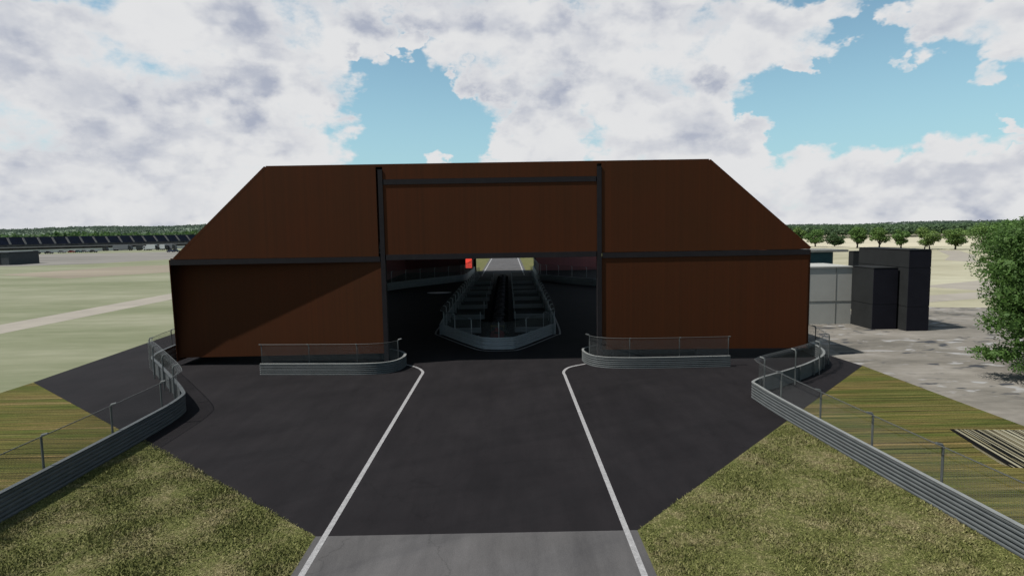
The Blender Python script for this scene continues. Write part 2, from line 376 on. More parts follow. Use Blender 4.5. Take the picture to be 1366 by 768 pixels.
# ------------------------------------------------------------------ the hangar over the road
FY = 41.0; BY = 138.0; XL, XR = -22.35, 20.4; PL, PR = -8.42, 6.18
h = thing('hangar', 'huge rust brown drive-through hangar with a sloped roof and a wide gateway over the road', 'hangar', (-1, FY, 0))
def panel(name, poly, y0, y1, m=M['rust'], lab=None):
    o = MB().extr_y(poly, y0, y1).build(name, m, h)
    if lab: o['label'] = lab
    return o
EZ = 7.48; TZ = 13.42
panel('wall_panel', [(XL,EZ),(PL-.29,EZ-.02),(PL-.29,TZ),(-15.95,TZ)], FY, FY+.18)
panel('wall_panel', [(PL+.16,7.56),(PR-.16,7.56),(PR-.16,12.22),(PL+.16,12.22)], FY, FY+.18)
panel('wall_panel', [(PL+.16,12.57),(PR-.16,12.57),(PR-.16,TZ),(PL+.16,TZ)], FY, FY+.18)
panel('wall_panel', [(PR+.17,EZ),(XR,EZ),(13.5,TZ),(PR+.17,TZ)], FY, FY+.18)
# lower right wall, flush with the front; hung clear of the ground, a gap shaped to give a dark strip
panel('wall_panel', [(PR+.17,.82),(XR-.02,.70),(XR-.02,7.2),(PR+.17,7.2)], FY+.02, FY+.2)
# lower left wall runs back into the corner behind the eave, angled so a diagonal shadow falls on it
D0 = 1.12; xa, xb = PL-.17, XL-.90
o = MB(); q = [(xb, FY+.03+D0, .56), (xa, FY+.03, .84), (xa, FY+.03, 7.09), (xb, FY+.03+D0, 7.09)]
q2 = [(x, y+.16, z) for x, y, z in q]
o.face(q); o.face(q2[::-1])
for i in range(4): o.face([q[i], q2[i], q2[(i+1)%4], q[(i+1)%4]])
o.build('wall_panel', M['rust'], h)['label'] = 'recessed lower left wall panel shaded by the eave'
o = MB(); T = [(FY-.01,7.44),(FY+D0-.025,7.44),(FY+D0-.025,.35),(FY+D0-.09,.35),(FY-.01,7.0)]  # fin added at the corner, cut to shape the diagonal shadow edge
fx = lambda y, t: XL - .40 - t - .52 * (y - FY) / D0
for t_ in (0, .06): o.face([(fx(y, t_), y, z) for y, z in T])
for i in range(5): a, b_ = T[i], T[(i+1) % 5]; o.face([(fx(a[0],0),a[0],a[1]),(fx(a[0],.06),a[0],a[1]),(fx(b_[0],.06),b_[0],b_[1]),(fx(b_[0],0),b_[0],b_[1])])
o.build('side_wall', M['rust'], h)
MB().prism([(XL-.40,FY+.19),(PL-.2,FY+.19),(PL-.2,FY+1.5),(XL-.9,FY+1.5),(XL-.9,FY+D0)], 7.11, 7.19).build('soffit', M['steel'], h)
for x in (PL, PR): MB().box(x-.15, x+.15, FY-.06, FY+.34, .0, 13.22).build('post', M['steel'], h)
MB().box(XL-.37, PL-.205, FY-.04, FY+.17, 7.1, 7.45).build('beam', M['steel'], h)
MB().box(PL+.205, PR-.205, FY-.04, FY+.3, 7.2, 7.56).build('beam', M['steel'], h)
MB().box(PR+.205, XR+.02, FY-.04, FY+.17, 7.1, 7.45).build('beam', M['steel'], h)
MB().box(PL+.205, PR-.205, FY-.04, FY+.16, 12.22, 12.56).build('beam', M['steel'], h)
MB().box(XL-1.0, XL-.06, FY+D0+.05, BY, 7.445, 7.51).build('eave', M['rust'], h)
# roof shell: flat top and two slopes, the right one mostly open to let skylight in
def slab(a, b_):
    o = MB(); (x0, z0), (x1, z1) = a, b_
    d = Vector((x1-x0, z1-z0)).normalized(); n = Vector((-d.y, d.x)) * .18
    o.extr_y([(x0,z0),(x1,z1),(x1+n.x,z1+n.y),(x0+n.x,z0+n.y)], FY+.02, BY); return o
slab((XL-.05,EZ-.02),(-15.98,TZ)).build('roof_slope', M['rust'], h)
slab((-15.98,TZ-.02),(13.52,TZ-.02)).build('roof_top', M['rust'], h)
def slab2(y0, y1, name, t=.18):
    o = MB(); (xa_, za), (xb_, zb) = (13.52,TZ), (XR+.02,EZ-.02)
    d = Vector((xb_-xa_, zb-za)).normalized(); n = Vector((-d.y, d.x)) * t
    o.extr_y([(xa_,za),(xb_,zb),(xb_+n.x,zb+n.y),(xa_+n.x,za+n.y)], y0, y1); o.build(name, M['rust'], h)
slab2(FY+.02, FY+6, 'roof_slope'); slab2(BY-1, BY, 'roof_slope')
for k in range(12): slab2(FY+6.01+7.5*k, FY+6.5+7.5*k, 'rafter')  # rafters added across the slope left open for skylight
MB().box(XL-.99, XL-.92, FY+D0-.02, 98, .3, 2.4).build('side_wall', M['rust'], h)
MB().box(XL-.99, XL-.92, FY+D0-.02, FY+9, 2.401, 7.44).build('side_wall', M['rust'], h)
MB().box(XL-.99, XL-.92, FY+9.001, 98, 6.6, 7.44).build('side_wall', M['rust'], h)  # left side open below this strip, shaped to let daylight inside
MB().box(XL-.985, XL-.915, 98.001, BY, -.02, 7.44).build('side_wall', M['maroon'], h)
for k in range(7): MB().box(XL-.98, XL-.8, 56+6.8*k, 56.3+6.8*k, 2.401, 6.599).build('column', M['steel'], h)
MB().box(XR-.05, XR+.2, FY+.21, BY, 6.6, 7.42).build('side_wall', M['rust'], h)
MB().box(XR-.05, XR+.2, FY+.21, FY+3.2, .6, 6.59).build('side_wall', M['rust'], h)
for k in range(14): MB().box(XR-.03, XR+.15, 48+6.8*k, 48.3+6.8*k, 0, 6.59).build('column', M['steel'], h)  # right side left open between added columns to light the interior
for y in (97.5, 104.5): MB().box(XL+.4, XL+.95, y, y+.5, 0, 6.9).build('column', M['paleposts'], h)
MB().box(XL+.2, 8.5, FY+1.6, BY-.6, 7.62, 7.7).build('bounce_ceiling', M['bounce'], h)  # unseen pale sheet added under the roof to bounce light inside
# back wall with its own gateway
for a, b_ in ((XL-.9, -7.45), (6.05, XR)):
    MB().box(a, b_, BY-.3, BY, .0, 7.4).build('back_wall', M['maroon'], h)
    e = b_ if a < -10 else a
    MB().box(e-.25, e+.25, BY-.55, BY-.31, 0, 7.4).build('post', M['steel'], h)
MB().extr_y([(XL,7.415),(XR,7.415),(13.5,TZ-.05),(-15.9,TZ-.05)], BY-.3, BY).build('back_wall', M['maroon'], h)
for k in range(11): MB().box(XL+.2, XR-.1, 49+8*k, 49.35+8*k, 7.1, 7.4).build('tie_beam', M['steel'], h)

# ------------------------------------------------------------------ guard rails and catch fences
def offset_path(P, d):
    out = []
    for i, p in enumerate(P):
        t = (P[min(i+1, len(P)-1)] - P[max(i-1, 0)]).normalized()
        out.append(p + Vector((-t.y, t.x)) * d)
    return out
def resample(P, ds):
    L = [0]
    for a, b_ in zip(P, P[1:]): L.append(L[-1] + (b_-a).length)
    n = max(2, int(round(L[-1] / ds)) + 1); out = []
    for k in range(n):
        s = L[-1] * k / (n - 1); i = max(j for j in range(len(L)) if L[j] <= s + 1e-9); i = min(i, len(P) - 2)
        u = (s - L[i]) / max(L[i+1] - L[i], 1e-9); out.append((P[i].lerp(P[i+1], u), (P[i+1] - P[i]).normalized(), s))
    return out
def barrier(label, pts, front, height=.86, steel='galv', pst='post', fence=True, fence_off=.3, spacing=3.6, top=2.05, rails=3, n=6, rounded=True, closed_top=True, fence_range=None, group=None, lip='lip', cat='guardrail'):
    """front = +1 when the beam faces the left of the direction of travel, -1 right"""
    P = [Vector(p) for p in (smooth_path(pts, n) if rounded else pts)]
    root = thing('guardrail', label, cat, (P[0].x, P[0].y, 0), group)
    rh = (height + .01) / rails
    prof = [(0,0),(.065,.16),(.065,.34),(.012,.5),(.065,.66),(.065,.84),(0,1)]
    for r in range(rails):
        z0 = -.01 + r * rh; o = MB()
        sec = [(f * front, z0 + z * (rh - .012)) for f, z in prof] + [(-.03 * front, z0 + rh - .012), (-.03 * front, z0)]
        rings = [[(p.x, p.y, z) for p, z in zip(col, [s[1] for s in sec])] for col in zip(*[offset_path(P, s[0]) for s in sec])]
        o.loft(rings); o.build('rail_beam', M[steel], root)
    if lip:
        o = MB(); cw = .11 if front < 0 else .075
        sec = [(.07*front, height-.012), (.07*front, height+.012), (-cw*front, height+.012), (-cw*front, height-.012)]
        o.loft([[(p.x, p.y, z) for p, z in zip(col, [s[1] for s in sec])] for col in zip(*[offset_path(P, s[0]) for s in sec])])
        o.build('top_cap', M[lip], root)
    B = offset_path(P, -.09 * front)
    for p, t, s in resample(B, 2.0)[::1]:
        a = math.atan2(t.y, t.x); c, s_ = math.cos(a), math.sin(a); o = MB()
        o.prism([(p.x + c*u - s_*v, p.y + s_*u + c*v) for u, v in ((-.05,-.05),(.05,-.05),(.05,.05),(-.05,.05))], 0, height - .02)
        o.build('rail_post', M[steel], root)
    if fence:
        Fp = offset_path(P, -fence_off * front); RS = resample(Fp, spacing)
        if fence_range: RS = [q for q in RS if fence_range[0] <= q[2] <= fence_range[1]]
        for p, t, s in RS:
            nrm = Vector((-t.y, t.x)) * front
            o = MB().tube([(p.x,p.y,0),(p.x,p.y,top-.16),(p.x+nrm.x*.05,p.y+nrm.y*.05,top-.05),(p.x+nrm.x*.26,p.y+nrm.y*.26,top)], .042, 6)
            o.build('fence_post', M[pst], root)
        s0, s1 = RS[0][2], RS[-1][2]
        fine = [q for q in resample(Fp, .6) if s0 - .31 <= q[2] <= s1 + .31]
        o = MB(); q = MB()
        for (a, ta, sa), (b_, tb, sb) in zip(fine, fine[1:]):
            na = Vector((-ta.y, ta.x)) * front; nb = Vector((-tb.y, tb.x)) * front
            for th in (0.0,):
                zz = [(0, .3), (0, top - .16), (.05, top - .05), (.26, top)]
                for (o0, z0), (o1, z1) in zip(zz, zz[1:]):
                    o.face([(a.x+na.x*(o0+.05), a.y+na.y*(o0+.05), z0), (b_.x+nb.x*(o0+.05), b_.y+nb.y*(o0+.05), z0),
                            (b_.x+nb.x*(o1+.05), b_.y+nb.y*(o1+.05), z1), (a.x+na.x*(o1+.05), a.y+na.y*(o1+.05), z1)],
                           [(sa, z0), (sb, z0), (sb, z1 + o1), (sa, z1 + o1)])
        o.build('mesh_panel', M['mesh'], root)
        q.tube([(a.x + (-ta.y)*front*.3, a.y + ta.x*front*.3, top+.0) for a, ta, sa in fine], .016, 4).build('top_wire', M['wire'], root)
    return root
barrier('long steel guardrail with mesh fence curving along the left grass edge', [(-16.38,2),(-16.38,10),(-16.36,20),(-16.4,26),(-16.62,29.9),(-17.6,32.0),(-22.2,38.1),(-24.3,41.0),(-25.0,44.8),(-25.2,49)], -1, .95, spacing=3.95, top=2.15, lip='galv')
barrier('long steel guardrail with mesh fence curving along the right grass edge', [(14.4,2),(14.1,10),(13.75,15.5),(13.1,24.6),(12.82,30.4),(13.2,31.9),(15.9,34.05),(18.0,35.8),(20.25,38.4),(21.2,41.5),(21.4,45.5)], 1, .86, spacing=3.4, top=2.05)
barrier('short rounded guardrail and fence guarding the left gateway post', [(-16.15,38.75),(-12.1,38.45),(-9.2,38.3),(-7.75,38.75),(-7.15,40.0),(-7.3,41.6),(-8.6,43.0),(-11.6,43.4),(-15,43.4)], -1, .74, spacing=3.3, top=2.0, fence_range=(0, 10.5))
barrier('short rounded guardrail and fence guarding the right gateway post', [(14.3,38.7),(10.2,38.6),(7.4,38.7),(5.75,39.3),(5.12,40.7),(5.3,42.2),(6.8,43.2),(10,43.3),(13.5,43.3)], 1, .74, spacing=3.1, top=2.0, fence_range=(0, 11))
barrier('grey guardrail and fence along the left inside wall of the hangar', [(-21.6,72),(-20.6,88),(-18.9,95),(-14.9,102),(-9.4,109.5),(-8.0,113),(-7.6,124),(-7.5,136)], -1, 1.25, spacing=3.6, top=3.0, lip=None, steel='galvlit', pst='postlit')
barrier('grey guardrail and fence along the right inside wall of the hangar', [(19.6,72),(18.2,88),(14,96.5),(8.5,104.5),(5.7,110.5),(5.5,124),(5.6,136)], 1, 1.25, spacing=3.6, top=3.0, lip=None, steel='galvlit', pst='postlit')
barrier('guardrail loop with mesh fence and pointed nose enclosing the island inside the hangar', [(-5.9,118),(-6.1,96),(-6.2,66),(-6.15,54.2),(-5.6,52.6),(-2.6,47.0),(-1.6,46.0),(-.1,45.9),(.8,46.7),(3.5,51.8),(4.05,53.4),(4.35,66),(4.6,94),(4.7,118)], -1, .95, spacing=3.4, top=2.1, lip=None, steel='galvlit', pst='postlit')
ribbon('painted_line', smooth_path([(-6.5,70),(-6.6,60),(-6.62,54.2),(-6.0,52.3),(-2.9,46.6),(-1.7,45.4),(0.0,45.3),(1.1,46.2),(3.9,51.5),(4.5,53.2),(4.75,62),(4.8,72)], 5), .16, .022, M['line'])
for k, y in enumerate((53.6, 62.2, 70.6, 78.6, 87.2, 94.6, 104)):
    for a, b_ in ((-5.8, -2.55), (.55, 4.05)):
        sd = 'left' if a < -3 else 'right'
        barrier('low grey cross rail of a stall in the fenced island', [(a,y),((a+b_)/2,y),(b_,y)], -1, .5, fence=True, fence_off=.1, spacing=3.2, top=1.9, rails=1, rounded=False, lip=None, steel='galvlit', pst='postlit', group='cross rails dividing the island into stalls', cat='stall rail')

# ------------------------------------------------------------------ open-wheel cars in the island
def race_car(y, label, body, wing, group=None):
    t = thing('race_car', label, 'race car', (-1.0, y, 0.02), group)
    def ring(yy, w, z0, z1): return [(-1+dx*w, y+yy, z0+(z1-z0)*dz+.02) for dx, dz in ((-.8,0),(.8,0),(1,.4),(.8,.85),(.35,1),(-.35,1),(-.8,.85),(-1,.4))]
    MB().loft([ring(-2.2,.12,.16,.3), ring(-1.3,.2,.12,.48), ring(-.5,.34,.1,.62), ring(.1,.62,.1,.6), ring(.8,.62,.1,.72), ring(1.5,.34,.12,.66), ring(2.0,.18,.2,.5)]).build('body', M[body], t)
    MB().loft([ring(.25,.2,.6,.68), ring(.45,.22,.6,.98), ring(1.1,.14,.6,.85), ring(1.5,.08,.6,.68)]).build('airbox', M[body], t)
    MB().box(-1.22,-.78,y-.35,y+.2,.61,.68).build('cockpit', M['black'], t)
    f = MB().box(-1.85,-.15,y-2.25,y-1.85,.12,.16); f.box(-1.87,-1.83,y-2.3,y-1.8,.1,.36); f.box(-.17,-.13,y-2.3,y-1.8,.1,.36); f.build('front_wing', M[wing], t)
    f = MB().box(-1.55,-.45,y+1.85,y+2.2,.88,.92); f.box(-1.57,-1.53,y+1.8,y+2.25,.45,.98); f.box(-.47,-.43,y+1.8,y+2.25,.45,.98); f.build('rear_wing', M[wing], t)
    for sx in (-1, 1):
        for yy, r, w in ((-1.45,.33,.34),(1.5,.34,.42)):
            wq = MB().wheel((-1+sx*.74, y+yy, r+.02), r, w).build('wheel', M['tyre'], t)
            r2 = MB().wheel((-1+sx*(.74), y+yy, r+.02), r*.52, w*1.04, 12).build('rim', M['rim'], wq)
    return t
race_car(49.8, 'open-wheel race car with a red nose at the front of the parked row', 'racered', 'raceyellow')
GL = 'dark open-wheel race car parked in the row behind the red-nosed one'; GG = 'dark race cars lined up inside the fenced island'
proto = race_car(56.0, GL, 'racedark', 'black', GG)
for k in range(1, 11):
    d = k * 5.6
    r = copy_thing(proto, (-1.0, 56.0 + d, .02), GL)

# red lamp board by the far gateway
t = thing('signal_board', 'bright red two-panel signal board beside the far gateway', 'signal', (-8.7, 136.2, 0))
MB().box(-9.6,-7.85,136.1,136.5,.5,3.6).build('housing', M['black'], t)
for z in (.95, 2.1): MB().box(-9.5,-8.1,136.0,136.098,z,z+1.1).build('lamp_panel', M['redlamp'], t)
MB().box(-8.8,-8.6,136.2,136.4,0,.5).build('post', M['steel'], t)

# ------------------------------------------------------------------ dark sheds on the right
def stack(name, label, cat, x0, x1, y0, y1, tops, m, front=None, base=0):
    t = thing(name, label, cat, ((x0+x1)/2, (y0+y1)/2, 0)); z = base
    for k, z1 in enumerate(tops):
        if front:
            MB().box(x0, x1, y0+.05, y1, z, z1-.05).build('module', m, t)
            MB().box(x0-.003, x1+.004, y0, y0+.048, z, z1-.05).build('shaded_end_panel', front, t)  # end wall coloured dark for its shaded side
        else: MB().box(x0, x1, y0, y1, z, z1-.05).build('module', m, t)
        MB().box(x0+.03, x1-.03, y0+.03, y1-.03, z1-.05, z1).build('joint', M['seam'], t)
        z = z1
    MB().box(x0-.02, x1+.02, y0-.02, y1+.02, z, z+.07).build('roof', m, t)
    return t
stack('tall_shed', 'tallest charcoal box shed with two joints and shade coloured onto its end wall', 'shed', 33.75, 35.6, 50.8, 58.2, (2.1, 5.4, 6.85), M['ctank'], M['cshade'])
stack('low_shed', 'lower charcoal box shed in front of the tallest one', 'shed', 31.46, 33.55, 51.9, 55.15, (2.2, 5.3), M['ctank'], M['cshade'])
stack('back_shed', 'small dark shed half hidden behind the tallest charcoal shed', 'shed', 37.1, 39.5, 65, 65.9, (6.2,), M['ctank'])
t = thing('white_shed', 'off white panelled shed between the brown hangar and the charcoal sheds', 'shed', (29.2, 57.5, 0))
MB().box(27.2, 31.45, 55.2, 60.2, 0, 5.2).build('module', M['silver'], t)
for x in (27.5, 30.0): MB().box(x-.025, x+.025, 55.17, 55.199, 0, 5.2).build('seam', M['concrete'], t)
MB().box(27.2, 31.45, 55.165, 55.198, 2.1, 2.16).build('seam', M['concrete'], t)
MB().box(27.1, 31.47, 55.1, 60.3, 5.201, 5.33).build('roof', M['silver'], t)
t = thing('teal_shed', 'teal shed with a flat grey roof at the edge of the hangar', 'shed', (36, 71.5, 0))
MB().box(33.2, 37.6, 70, 74, 0, 6.0).build('wall', M['teal'], t); MB().box(32.8, 39.2, 69.7, 75, 6.001, 6.25).build('roof', M['concrete'], t)

# grey shed far left
t = thing('grey_shed', 'low slate grey shed with a flat roof standing at the left edge', 'shed', (-176, 222, 0))
MB().box(-200, -176.5, 216, 230, 0, 4.3).build('wall', M['slate'], t); MB().box(-200.3, -176.2, 215.7, 230.3, 4.301, 4.6).build('roof', M['slate'], t)
for x in (-196, -190, -184, -179.5): MB().box(x-.06, x+.06, 215.93, 215.999, 0, 4.3).build('seam', M['steel'], t)

# ------------------------------------------------------------------ grandstand with its car park
GD = Vector((.63, .777)).normalized(); GN = Vector((-GD.y, GD.x)); GA = Vector((-325, 400)) - GD * 8.1 * 4
def gbox(o, u0, u1, v0, v1, z0, z1):
    b0 = len(o.v); o.box(u0, u1, v0, v1, z0, z1)
    for i in range(b0, len(o.v)):
        u, v_, z = o.v[i]; q = GA + GD*u + GN*v_; o.v[i] = (q.x, q.y, z)
    return o
pitch = 8.1; nsec = 22; GL_ = pitch * nsec; c = GA + GD * GL_ / 2
t = thing('grandstand', 'long grandstand of navy seats divided by pale stairways', 'grandstand', (c.x, c.y, 0))
for k in range(nsec):
    a = k * pitch; o = MB(); q = MB(); rows = 9
    for r in range(rows): gbox(o, a+.75, a+pitch-.35, .7*r, .7*r+.68, 5.6+.46*r, 6.2+.46*r); gbox(q, a-.34, a+.74, .7*r, .7*r+.69, 5.7+.46*r, 6.45+.46*r)
    o.build('seat_block', M['seat'], t); q.build('stairway', M['stair'], t)
gbox(MB(), 0, GL_, -2.2, -.02, 3.4, 5.5).build('lower_tier', M['under'], t)
gbox(MB(), 0, GL_, .0, 6.2, 0, 5.1).build('base', M['under'], t)
gbox(MB(), 0, GL_, 6.4, 6.7, 0, 10.6).build('rear_wall', M['seat'], t)
gbox(MB(), 0, GL_, -2.4, -2.22, 3.3, 4.1).build('handrail', M['stair'], t)
for k in range(23): gbox(MB(), k*pitch*.98+1, k*pitch*.98+1.4, -2.0, -1.6, 0, 3.39).build('column', M['steel'], t)
w = thing('boundary_wall', 'low pale wall running in front of the grandstand', 'wall', (c.x, c.y, 0))
gbox(MB(), 0, GL_, -9.3, -9.0, 0, 2.1).build('wall', M['fencewall'], w); gbox(MB(), -.1, GL_+.1, -9.4, -8.9, 2.101, 2.2).build('coping', M['concrete'], w)
def car(x, y, label, paint, group=None, h_=1.5):
    t = thing('parked_car', label, 'car', (x, y, .01), group); k = h_ / 1.5
    o = MB().extr_y([(x-2.2,.35),(x+2.2,.35),(x+2.25,.8*k),(x+1.3,.95*k),(x-1.2,1.0*k),(x-2.2,.9*k)], y-.9, y+.9); o.build('body', M[paint], t)
    MB().extr_y([(x-1.6,.95*k),(x+1.2,.93*k),(x+.5,1.48*k),(x-1.1,1.5*k)], y-.78, y+.78).build('cabin', M['glass'], t)
    MB().extr_y([(x-1.1,1.49*k),(x+.5,1.47*k),(x+.45,1.55*k),(x-1.05,1.57*k)], y-.76, y+.76).build('roof', M[paint], t)
    for sx in (-1.4, 1.4):
        for sy in (-.82, .82):
            o = MB(); n = 14
            for a, b_ in ((y+sy-.1, y+sy+.1),):
                ring = [(x+sx+.33*math.cos(i*2*math.pi/n), .34+.33*math.sin(i*2*math.pi/n)) for i in range(n)]
                o.extr_y(ring, a, b_)
            o.build('wheel', M['tyre'], t)
    return t
G1 = 'cars parked in front of the grandstand'
def gx(px, y): return (px - 677) / 810 * y
for px, y, p, l in ((36, 404, 'cardark', 'dark parked car nearest the grey shed in front of the grandstand'), (52, 408, 'cardark', 'taller dark parked car second from the grey shed'),
                    (69, 412, 'cardark', 'dark parked car third from the grey shed'), (86, 428, 'cargrey', 'silver grey parked car beside the red one'),
                    (99.5, 432, 'carred', 'dark red parked car in front of the grandstand'), (108, 433, 'carteal', 'teal parked car beside the dark red one'),
                    (116, 434, 'cargrey', 'grey parked car to the right of the teal one'), (127.5, 430, 'cardark', 'black parked car alone between the teal car and the trucks'),
                    (230, 400, 'carblue', 'navy parked car nearest the brown hangar below the far trucks'), (236.5, 402, 'cardark', 'black parked car touching the hangar edge beside the navy one')):
    y2 = y*.9; car(gx(px, y2), y2, l, p, G1, 2.2 if px in (52,) else 1.6)
def truck(x, y, L, hh, box, cab, label, rot=1):
    t = thing('box_truck', label, 'truck', (x, y, 0.01), 'trucks parked by the grandstand')
    MB().box(x-L/2, x+L/2, y-1.25, y+1.25, .9, hh).build('cargo_box', M[box], t)
    MB().box(x-L/2+.1, x+L/2+.2, y-.9, y+.9, .55, .899).build('chassis', M['black'], t)
    cx = x + L/2 + .15
    MB().extr_y([(cx,.55),(cx+2.0,.55),(cx+2.0,1.5),(cx+1.6,hh*.82),(cx,hh*.86)], y-1.15, y+1.15).build('cab', M[cab], t)
    MB().box(cx+.3, cx+1.55, y-1.17, y-1.151, 1.6, hh*.74).build('window', M['glass'], t)
    for sx in (x-L/2+.8, x-L/2+1.9, cx+1.0):
        for sy in (-1.05, 1.05):
            n = 14; o = MB().extr_y([(sx+.48*math.cos(i*2*math.pi/n), .49+.48*math.sin(i*2*math.pi/n)) for i in range(n)], y+sy-.14, y+sy+.14); o.build('wheel', M['tyre'], t)
    return t
truck(gx(165,425), 425, 10.5, 3.9, 'cargrey', 'cardark', 'long grey box truck with a dark cab by the grandstand')
truck(gx(190,424), 424, 4.5, 3.4, 'cardark', 'white', 'short dark truck with a white cab behind the long grey one')
truck(gx(205,423), 423, 6.0, 3.9, 'white', 'cardark', 'white box truck with a dark cab, larger of two white ones')
truck(gx(220,424), 424, 3.6, 3.8, 'white', 'cardark', 'small white box truck with a dark cab near the hangar')
truck(gx(229.5,426), 426, 4.2, 4.1, 'cargrey', 'cardark', 'grey box truck standing closest to the hangar roof')
t = thing('van', 'dark upright van parked at the rear of the long grey truck', 'van', (gx(144,428), 428, .01)); x = gx(144,428); y = 428
MB().extr_y([(x-1.6,.4),(x+1.6,.4),(x+1.6,1.4),(x+1.1,2.7),(x-1.6,2.7)], y-.95, y+.95).build('body', M['cardark'], t)
MB().box(x+.1, x+1.1, y-.97, y-.951, 1.5, 2.3).build('window', M['glass'], t)
for sx in (-1, 1): MB().extr_y([(x+sx+.36*math.cos(i*.449), .37+.36*math.sin(i*.449)) for i in range(14)], y-1.0, y+1.0).build('wheel', M['tyre'], t)

# ------------------------------------------------------------------ trees
def leaves(centres, radii, n, size, flat=.8, rng=RNG):
    """n leaf quads spread through a set of ellipsoid clumps"""
    c = np.array(centres); r = np.array(radii); w = r[:, 0] * r[:, 1]; k = rng.choice(len(c), n, p=w / w.sum())
    d = rng.normal(size=(n, 3)); d /= np.linalg.norm(d, axis=1)[:, None]
    rad = rng.random(n) ** .35
    p = c[k] + d * r[k] * rad[:, None]
    a = rng.normal(size=(n, 3)) ; a[:, 2] *= flat; a /= np.linalg.norm(a, axis=1)[:, None]
    b = np.cross(a, d + rng.normal(size=(n, 3)) * .6); b /= np.linalg.norm(b, axis=1)[:, None] + 1e-9
    s = (size * (.6 + .8 * rng.random(n)))[:, None]
    V = np.stack([p - a * s, p - b * s * .5, p + a * s, p + b * s * .5], 1)
    return V
def tree(label, x, y, hgt, rad, lf, nleaf, size, base=.25, group=None, clumps=16, seed=1, name='field_tree', lobes=None, two=False, fill=0):
    rng = np.random.default_rng(seed); rn = random.Random(seed)
    t = thing(name, label, 'tree', (x, y, 0), group)
    cz = hgt * (base + 1) / 2; hz = hgt * (1 - base) / 2
    cs, rs = [], []
    for i in range(clumps):
        a = rn.random() * 6.283; u = rn.uniform(-1, 1); rr = math.sqrt(max(0, 1 - u*u)) * rn.uniform(.35, .75)
        if u < 0: rr *= .95
        s = rn.uniform(.28, .46)
        cs.append((x + math.cos(a)*rr*rad, y + math.sin(a)*rr*rad, cz + u*hz*.68)); rs.append((rad*s*1.1, rad*s*1.1, hz*s*.8))
    if lobes: cs += [l[0] for l in lobes]; rs += [l[1] for l in lobes]
    tops = [(x, y)] if not two else [(x - rad*.22, y), (x + rad*.22, y)]
    o = MB(); r0 = .035 * hgt * (.7 if two else 1)
    for tx, ty in tops:
        o.tube([(tx,ty,0),(tx+.02*hgt*rn.uniform(-1,1),ty,hgt*base*.7),(x+.03*hgt*rn.uniform(-1,1),y,cz*.8),(x,y,cz+hz*.5)], [r0*1.25, r0, r0*.7, r0*.25], 7)
    for c in cs[:12]:
        z0 = hgt * base * rn.uniform(.8, 1.3); o.tube([(x,y,z0),((x+c[0])/2,(y+c[1])/2,(z0+c[2])/2+.1*hz),c], [r0*.5, r0*.32, r0*.1], 5)
    o.build('trunk', M['bark'], t)
    V = leaves(cs, rs, nleaf, size, rng=rng)
    if fill: V = np.concatenate([V, leaves(cs, np.array(rs) * .72, fill, size * 3.2, rng=rng)])
    quads_mesh('crown', V, lf, t)
    return t
GT = 'round trees along the far field edge'
row = [(1063, 272, 8.4, 3.6, 'light green field tree rising just above the hangar eave'), (1088, 266, 8.0, 4.6, 'broad field tree next to the hangar eave, above the teal shed'),
       (1114, 262, 5.4, 4.2, 'lowest and darkest field tree, above the gap between teal and dark sheds'),
       (1144, 243, 8.2, 3.6, 'round field tree above the back shed, dark in its lower half'), (1174, 238, 7.9, 3.8, 'field tree above the middle of the tallest shed roof'),
       (1203, 228, 7.6, 3.3, 'narrow field tree on a single trunk above the tallest shed'), (1238, 218, 8.0, 4.1, 'spreading field tree on several trunks above the tallest shed end wall'),
       (1276, 213, 7.8, 4.1, 'field tree standing alone right of the charcoal sheds'), (1318, 190, 8.9, 6.8, 'large bushy field tree left of the big near tree'),
       (1350, 168, 9.9, 6.0, 'tall field tree partly behind the big near tree')]
for i, (px, y, hh, rr, l) in enumerate(row):
    tree(l, (px-677)/810*y, y, hh*1.07, rr*1.05, M['leaf2'] if i in (2,) else M['leaf'], 3600, .3, base=.06 if i in (2, 8, 9) else .12, group=GT, seed=20+i, clumps=18, two=(i == 6))
lob = [((29.6,33.6,2.3),(1.9,1.7,1.1)), ((31,33,1.5),(2.0,1.6,.9)), ((29.0,34.6,4.9),(1.6,1.6,1.2)), ((28.3,34.4,1.5),(1.7,1.5,.5)), ((28.0,34,3.4),(1.3,1.4,.8)), ((29.2,35,6.2),(1.7,1.6,1.0)), ((29.6,32.6,.95),(2.0,1.4,.4)), ((30,35.4,7.9),(1.6,1.6,1.2))]
tree('big leafy tree close on the right with branches sweeping low over the dirt yard', 33.5, 34.9, 10.4, 5.4, M['leaf3'], 125000, .08, base=.07, clumps=64, fill=9000, seed=5, name='big_tree', lobes=lob)

# far woods: one mass of crowns each side, a wooded hill line behind
def wood(name, spots, lf, per, seed):
    rng = np.random.default_rng(seed); out = []
    for x, y, z, hh, rr in spots:
        d = rng.normal(size=(per, 3)); d /= np.linalg.norm(d, axis=1)[:, None]; d[:, 2] = np.abs(d[:, 2]) * 1.0 - .25 * (rng.random(per) < .4)
        p = np.array([x, y, z + hh*.45]) + d * np.array([rr, rr, hh*.55]) * (.75 + .3*rng.random(per))[:, None]
        a = rng.normal(size=(per, 3)); a /= np.linalg.norm(a, axis=1)[:, None]
        b = np.cross(a, d + .5*rng.normal(size=(per, 3))); b /= np.linalg.norm(b, axis=1)[:, None] + 1e-9
        s = (rr * (.16 + .18*rng.random(per)))[:, None]
        out.append(np.stack([p-a*s, p-b*s*.7, p+a*s, p+b*s*.7], 1))
    return tag(quads_mesh(name, np.concatenate(out), lf), kind='stuff')
rw = random.Random(3)
sp = [(rw.uniform(.40,1.02)*yy, yy, 0, rw.uniform(7.0,9.2) + (yy-440)*.0022, rw.uniform(3.2,5.5)) for yy in [440 + 700*rw.random()**1.7 for _ in range(3600)]]
